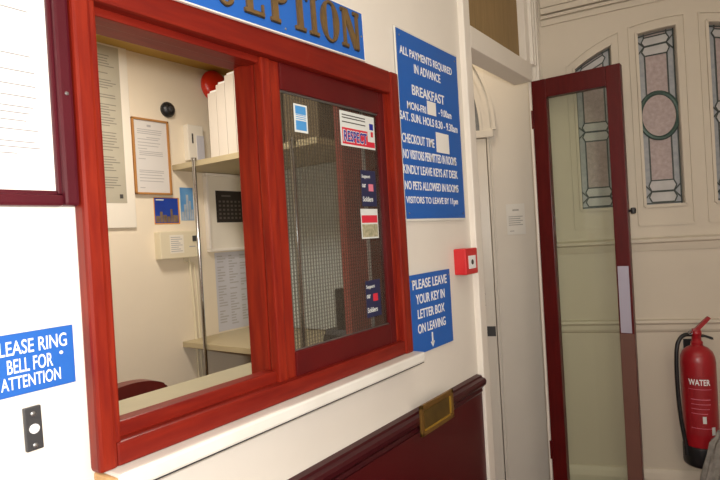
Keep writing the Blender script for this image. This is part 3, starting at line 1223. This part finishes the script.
support('dark navy Support our Soldiers sticker directly below the RESPECT sticker', 1.188, 1.256, 1.528, 1.624, STPINK)
support('dark navy Support our Soldiers sticker lowest on the ribbed glass', 1.180, 1.248, 1.233, 1.331, STRED)
st = sticker('picture_sticker', 'pale picture sticker with a red band between two navy stickers', 1.178, 1.256, 1.442, 1.521, STW)
b_ = MB()
b_.box(.0018, .0021, 1.181, 1.253, 1.484, 1.504)
obj('red_band', b_, STRED, st)
b_ = MB()
b_.box(.0018, .0021, 1.181, 1.253, 1.446, 1.480)
obj('picture', b_, STGREEN, st)

# ================================================================== OFFICE BEHIND THE HATCH
XO = -1.40


def sheet(name, label, cat, u0, u1, v0, v1, material, x=XO + .0005, d=.001):
    t = thing(name, label, cat, (x, (u0 + u1) / 2, v0))
    b_ = MB()
    b_.box(x, x + d, u0, u1, v0, v1)
    obj('sheet', b_, material, t)
    return t, x + d


# licence in an oak frame
lc_ = thing('framed_licence', 'white printed certificate in a thin oak frame on office wall', 'frame', (XO, 1.52, 1.69))
b_ = MB()
b_.box(XO, XO + .010, 1.436, 1.612, 1.70, 2.03)
obj('paper', b_, CERT, lc_)
b_ = MB()
for q in ((1.428, 1.437, 1.693, 2.037), (1.607, 1.616, 1.693, 2.037), (1.428, 1.616, 2.028, 2.037), (1.428, 1.616, 1.693, 1.702)):
    b_.box(XO, XO + .018, *q, .002)
obj('frame', b_, OAK, lc_)
b_ = MB()
b_.box(XO + .010, XO + .0104, 1.505, 1.525, 2.000, 2.010)
for z_, a_, b2 in [(1.985, 1.455, 1.58), (1.976, 1.455, 1.58), (1.967, 1.455, 1.575), (1.950, 1.50, 1.57), (1.941, 1.455, 1.56), (1.926, 1.455, 1.57), (1.912, 1.455, 1.56), (1.898, 1.455, 1.50), (1.886, 1.46, 1.58), (1.878, 1.46, 1.58), (1.870, 1.46, 1.58), (1.852, 1.455, 1.49), (1.80, 1.455, 1.58), (1.792, 1.455, 1.58), (1.780, 1.455, 1.57), (1.766, 1.455, 1.58), (1.752, 1.455, 1.575), (1.722, 1.455, 1.48)]:
    b_.box(XO + .010, XO + .0104, a_, b2, z_, z_ + .0032)
obj('printed_lines', b_, INK, lc_)

# tall poster on a pale board
po = thing('poster', 'tall faded grey printed poster on a white board in office', 'poster', (XO, 1.36, 1.55))
b_ = MB()
b_.box(XO, XO + .012, 1.16, 1.425, 1.545, 2.333, .002)
obj('board', b_, WHITEB, po)
b_ = MB()
b_.box(XO + .012, XO + .013, 1.17, 1.385, 1.652, 2.325)
obj('sheet', b_, NEWS, po)
b_ = MB()
rr = random.Random(5)
z_ = 2.28
while z_ > 1.70:
    b_.box(XO + .013, XO + .0133, 1.19, 1.365 - rr.random() * .04, z_, z_ + .004)
    z_ -= rr.choice((.011, .011, .013, .030))
obj('printed_lines', b_, POSTINK, po)
b_ = MB()
b_.box(XO + .013, XO + .0134, 1.352, 1.368, 1.672, 1.69)
obj('stamp', b_, INKD, po)

# black dome
bd = thing('wall_sensor', 'round black dome sensor above the framed certificate', 'sensor', (XO, 1.622, 2.06))
Tdm = frame_T(XO) @ Matrix.Translation((1.622, 2.095, 0))
b_ = MB(Tdm)
b_.lathe([(.034, 0), (.036, .006), (.036, .014), (.032, .022), (.022, .030), (.010, .034)], None, 28)
obj('housing', b_, BLACK, bd, True)
b_ = MB(Tdm)
b_.lathe([(.014, .031), (.013, .036), (.006, .040)], None, 20)
obj('lens', b_, DKGREY, bd, True)

# red alarm bell
rb = thing('alarm_bell', 'round red fire alarm bell high on the office wall', 'alarm bell', (XO, 1.89, 2.195))
Trb = frame_T(XO) @ Matrix.Translation((1.895, 2.250, 0))
b_ = MB(Trb)
b_.lathe([(.050, 0), (.050, .02)], None, 24)
obj('back_box', b_, BLACK, rb)
b_ = MB(Trb)
b_.lathe([(.078, .018), (.080, .022), (.078, .034), (.068, .048), (.048, .058), (.02, .062)], None, 36)
obj('gong', b_, BELLRED, rb, True, label='red domed gong')
b_ = MB(Trb)
b_.lathe([(.008, .062), (.008, .068), (.004, .070)], None, 14)
obj('centre_screw', b_, STEEL, rb)

# postcards
t, x_ = sheet('postcard', 'blue night skyline postcard with an orange edge under the certificate', 'postcard', 1.522, 1.659, 1.558, 1.682, ORANGE)
b_ = MB()
b_.box(x_, x_ + .0004, 1.526, 1.652, 1.563, 1.679)
obj('night_sky', b_, NIGHT, t)
b_ = MB()
for a_, w_, h_ in ((1.53, .02, .03), (1.552, .014, .05), (1.568, .02, .035), (1.59, .016, .028), (1.608, .012, .062), (1.622, .026, .034)):
    b_.box(x_ + .0004, x_ + .0008, a_, a_ + w_, 1.566, 1.566 + h_)
obj('skyline', b_, SKYL, t)
b_ = MB()
b_.box(x_ + .0004, x_ + .0008, 1.534, 1.575, 1.668, 1.673)
obj('caption_bar', b_, STW, t)
t, x_ = sheet('postcard', 'pale blue postcard of tall towers touching the chrome shelf post', 'postcard', 1.668, 1.742, 1.574, 1.732, DAYB)
b_ = MB()
for a_, w_, h_ in ((1.672, .012, .04), (1.686, .012, .075), (1.700, .013, .122), (1.716, .010, .092), (1.728, .011, .05)):
    b_.box(x_, x_ + .0004, a_, a_ + w_, 1.576, 1.576 + h_)
obj('towers', b_, TOWER, t)

# control box
cb = thing('control_box', 'ivory electrical control box below the postcards', 'control box', (XO, 1.62, 1.395))
b_ = MB()
b_.box(XO, XO + .045, 1.515, 1.727, 1.396, 1.522, .004)
obj('housing', b_, IVORY, cb)
b_ = MB()
b_.box(XO + .045, XO + .0455, 1.565, 1.64, 1.42, 1.505)
obj('instruction_sheet', b_, WHITEB, cb)
b_ = MB()
for i in range(8):
    b_.box(XO + .0455, XO + .0458, 1.57, 1.632 - .01 * (i % 3), 1.428 + .0092 * i, 1.431 + .0092 * i)
obj('printed_lines', b_, INK, cb)
b_ = MB()
b_.box(XO + .045, XO + .0454, 1.67, 1.705, 1.445, 1.450)
obj('name_strip', b_, INK, cb)
b_ = MB()
b_.box(XO + .045, XO + .050, 1.69, 1.712, 1.472, 1.498, .001)
obj('key_switch', b_, DKGREY, cb)
b_ = MB()
b_.tube(smooth_pts([(XO + .012, 1.69, 1.398), (XO + .012, 1.692, 1.36), (XO + .012, 1.70, 1.2), (XO + .012, 1.705, 1.0), (XO + .012, 1.706, .8)]), .006, 8)
b_.tube(smooth_pts([(XO + .008, 1.665, 1.398), (XO + .008, 1.67, 1.375), (XO + .008, 1.70, 1.37), (XO + .008, 1.725, 1.30), (XO + .008, 1.73, .8)]), .005, 8)
obj('cable', b_, IVORY, cb, True)

# white junction box with a paper tag
jb = thing('door_phone', 'white wall phone box with a dark slot beside the upper shelf', 'phone box', (XO, 1.76, 1.86))
b_ = MB()
b_.box(XO, XO + .035, 1.708, 1.80, 1.862, 2.035, .004)
obj('housing', b_, WHITEB, jb)
b_ = MB()
b_.box(XO + .035, XO + .0365, 1.730, 1.738, 1.945, 1.992)
obj('slot', b_, INKD, jb)
b_ = MB()
b_.box(XO + .035, XO + .0375, 1.757, 1.80, 1.868, 1.985)
obj('paper_tag', b_, PAPERG, jb)

# white board with calendar
wbd = thing('white_panel', 'white framed panel on the office wall behind the chrome post', 'panel', (XO, 1.95, 1.42))
b_ = MB()
b_.box(XO, XO + .016, 1.815, 2.095, 1.423, 1.804)
obj('board', b_, WHITEB, wbd)
b_ = MB()
for q in ((1.806, 1.820, 1.4285, 1.7935), (1.806, 2.095, 1.794, 1.808), (1.806, 2.095, 1.414, 1.428)):
    b_.box(XO, XO + .028, *q, .004)
obj('frame', b_, TRIM, wbd)
t, x_ = sheet('calendar', 'black calendar sheet stuck on the white panel', 'calendar', 1.868, 2.055, 1.560, 1.722, CHALK, XO + .0165)
b_ = MB()
b_.box(x_, x_ + .0004, 1.905, 1.965, 1.692, 1.700)
for i in range(5):
    for j in range(6):
        b_.box(x_, x_ + .0004, 1.885 + .026 * j, 1.899 + .026 * j, 1.578 + .021 * i, 1.588 + .021 * i)
obj('date_grid', b_, CHALKL, t)

t, x_ = sheet('printed_list', 'pale printed list pinned below the white panel', 'paper', 1.852, 2.085, 1.008, 1.408, PAPERG)
b_ = MB()
rr = random.Random(9)
for c in range(3):
    z_ = 1.385
    while z_ > 1.03:
        if rr.random() < .8:
            b_.box(x_, x_ + .0004, 1.865 + .075 * c, 1.865 + .075 * c + rr.uniform(.02, .06), z_, z_ + .006)
        z_ -= .014
obj('printed_lines', b_, INK, t)

# shelf unit along the right-hand office wall
sh = thing('shelf_unit', 'beige two-shelf unit on chrome posts in the office', 'shelf', (-.9, 1.86, 0))
for z_ in (1.810, .974):
    b_ = MB()
    b_.box(XO + .002, -.50, 1.632, 2.098, z_, z_ + .026, .002)
    obj('shelf_board', b_, SHELF, sh)
for x_ in (-1.222, -.620):
    b_ = MB()
    b_.tube([(x_, 1.622, .0), (x_, 1.622, 1.835)], .0085, 16)
    po_ = obj('post', b_, CHROME, sh, True)
    b_ = MB()
    b_.lathe([(.012, 0), (.012, .012)], Matrix.Translation((x_, 1.622, 1.835)), 16)
    obj('post_cap', b_, CHROME, po_, True)

# white folders standing on upper shelf
prev = None
FW = [(-1.128, .055, .285, 'white card folder at the free end of the upper shelf, ragged top'),
      (-1.070, .055, .312, 'white card folder second from the shelf end, stepped top edge'),
      (-1.012, .055, .340, 'tall white card folder in the middle of the row on upper shelf'),
      (-.954, .055, .346, 'tallest white card folder next to the red hatch post')]
for x_, w_, h_, lb_ in FW:
    t = thing('card_folder', lb_, 'folder', (x_ + w_ / 2, 1.80, 1.837), group='white card folders on the upper shelf')
    z0_ = 1.8365
    b_ = MB()
    b_.prism([(1.645, z0_), (1.93, z0_), (1.93, z0_ + h_), (1.72, z0_ + h_), (1.70, z0_ + h_ - .014), (1.68, z0_ + h_ + .006), (1.645, z0_ + h_)], x_, x_ + w_, axis=0)
    obj('cover', b_, FILEW, t)
    b_ = MB()
    b_.box(x_ + .004, x_ + w_ - .004, 1.655, 1.92, z0_ + h_ - .02, z0_ + h_ + .012)
    obj('pages', b_, PAPER, t)

# brown boxes on the shelf, behind ribbed glass
for x0_, x1_, z1_, lb_ in ((-.885, -.70, 2.22, 'brown cardboard box on the upper shelf beside the white folders'), (-.69, -.51, 2.17, 'brown cardboard box at the hatch end of the upper shelf')):
    t = thing('cardboard_box', lb_, 'box', ((x0_ + x1_) / 2, 1.86, 1.8365), group='cardboard boxes on the upper shelf')
    b_ = MB()
    b_.box(x0_, x1_, 1.66, 2.08, 1.8365, z1_, .003)
    obj('carton', b_, CARD, t)
    b_ = MB()
    b_.box((x0_ + x1_) / 2 - .02, (x0_ + x1_) / 2 + .02, 1.657, 1.66, z1_ - .08, z1_ - .004)
    obj('tape', b_, IVORY, t)

# pinboard on the right-hand office wall
pbd = thing('grey_board', 'grey green board between the two shelves behind ribbed glass', 'board', (-1.02, 2.09, 1.01))
b_ = MB()
b_.box(-1.385, -.700, 2.088, 2.0995, 1.005, 1.806)
obj('board', b_, GREYB, pbd)
b_ = MB()
b_.box(-.700, -.690, 2.082, 2.0995, 1.005, 1.806, .002)
obj('edge_strip', b_, STEEL, pbd)

# dark wooden upright beyond the board
up_ = thing('wooden_cupboard', 'red brown wooden cupboard side seen at right through ribbed glass', 'cupboard', (-.38, 1.98, 0))
b_ = MB()
b_.box(-.49, -.115, 1.90, 2.098, 0, 1.80, .004)
obj('carcass', b_, RED, up_)
b_ = MB()
b_.box(-.47, -.14, 1.892, 1.90, .06, 1.77, .003)
obj('door', b_, RED, up_)

# counter inside, chair, upright stand
cn = thing('counter', 'grey green worktop just inside the hatch', 'counter', (-.24, .9, 1.072))
b_ = MB()
b_.box(-.378, -.105, -.2, 1.86, 1.072, 1.10, .003)
obj('worktop', b_, COUNT, cn)
b_ = MB()
b_.box(-.16, -.105, -.2, 1.86, 0.001, 1.072)
obj('front_panel', b_, SHELF, cn)

ch = thing('office_chair', 'dark red rounded chair back just showing above the counter', 'chair', (-.76, .95, 0))
b_ = MB()
ol = []
for k in range(25):
    a = math.pi * k / 24
    ol.append((.955 + .145 * math.cos(a) * (1 if abs(math.cos(a)) < .8 else 1), .955 + .085 * math.sin(a) ** .7))
ol = [(1.10, .62)] + ol + [(.81, .62)]
b_.prism(ol, -.78, -.73, axis=0)
bk = b_
bmesh.ops.bevel(bk.bm, geom=[e for e in bk.bm.edges], offset=.008, segments=2, affect='EDGES')
obj('backrest', bk, CHAIR, ch, True)
b_ = MB()
b_.box(-1.16, -.78, .79, 1.12, .42, .50, .02)
obj('seat', b_, CHAIR, ch, True)
b_ = MB()
b_.tube([(-.74, .955, .44), (-.74, .955, .66)], .02)
b_.tube([(-.95, .955, .06), (-.95, .955, .43)], .03)
obj('pedestal', b_, BLACK, ch, True)
for k in range(5):
    a = 2 * math.pi * k / 5
    b_ = MB()
    b_.tube([(-.95, .955, .08), (-.95 + .26 * math.cos(a), .955 + .26 * math.sin(a), .05)], [.022, .014])
    lg_ = obj('leg', b_, BLACK, ch, True)
    b_ = MB()
    b_.lathe([(.0, -.025), (.018, -.02), (.025, 0), (.018, .02), (0, .025)], Matrix.Translation((-.95 + .26 * math.cos(a), .955 + .26 * math.sin(a), .0255)), 14)
    obj('caster', b_, BLACK, lg_, True)

ds = thing('desk_phone', 'dark upright phone handset on a wide base behind ribbed glass', 'phone', (-.33, 1.50, 1.10))
b_ = MB()
b_.prism([(1.455, 1.1005), (1.565, 1.1005), (1.555, 1.125), (1.535, 1.138), (1.475, 1.138), (1.46, 1.122)], -.375, -.28, axis=0)
obj('base', b_, BLACK, ds)
b_ = MB()
b_.box(-.345, -.315, 1.49, 1.526, 1.137, 1.275, .006)
hs = obj('handset', b_, BLACK, ds)
b_ = MB()
b_.box(-.3145, -.3135, 1.494, 1.522, 1.18, 1.265)
obj('keypad', b_, DKGREY, hs)

for o in C.objects:
    if o.get('category') == 'sticker':
        o.location.y += .0125
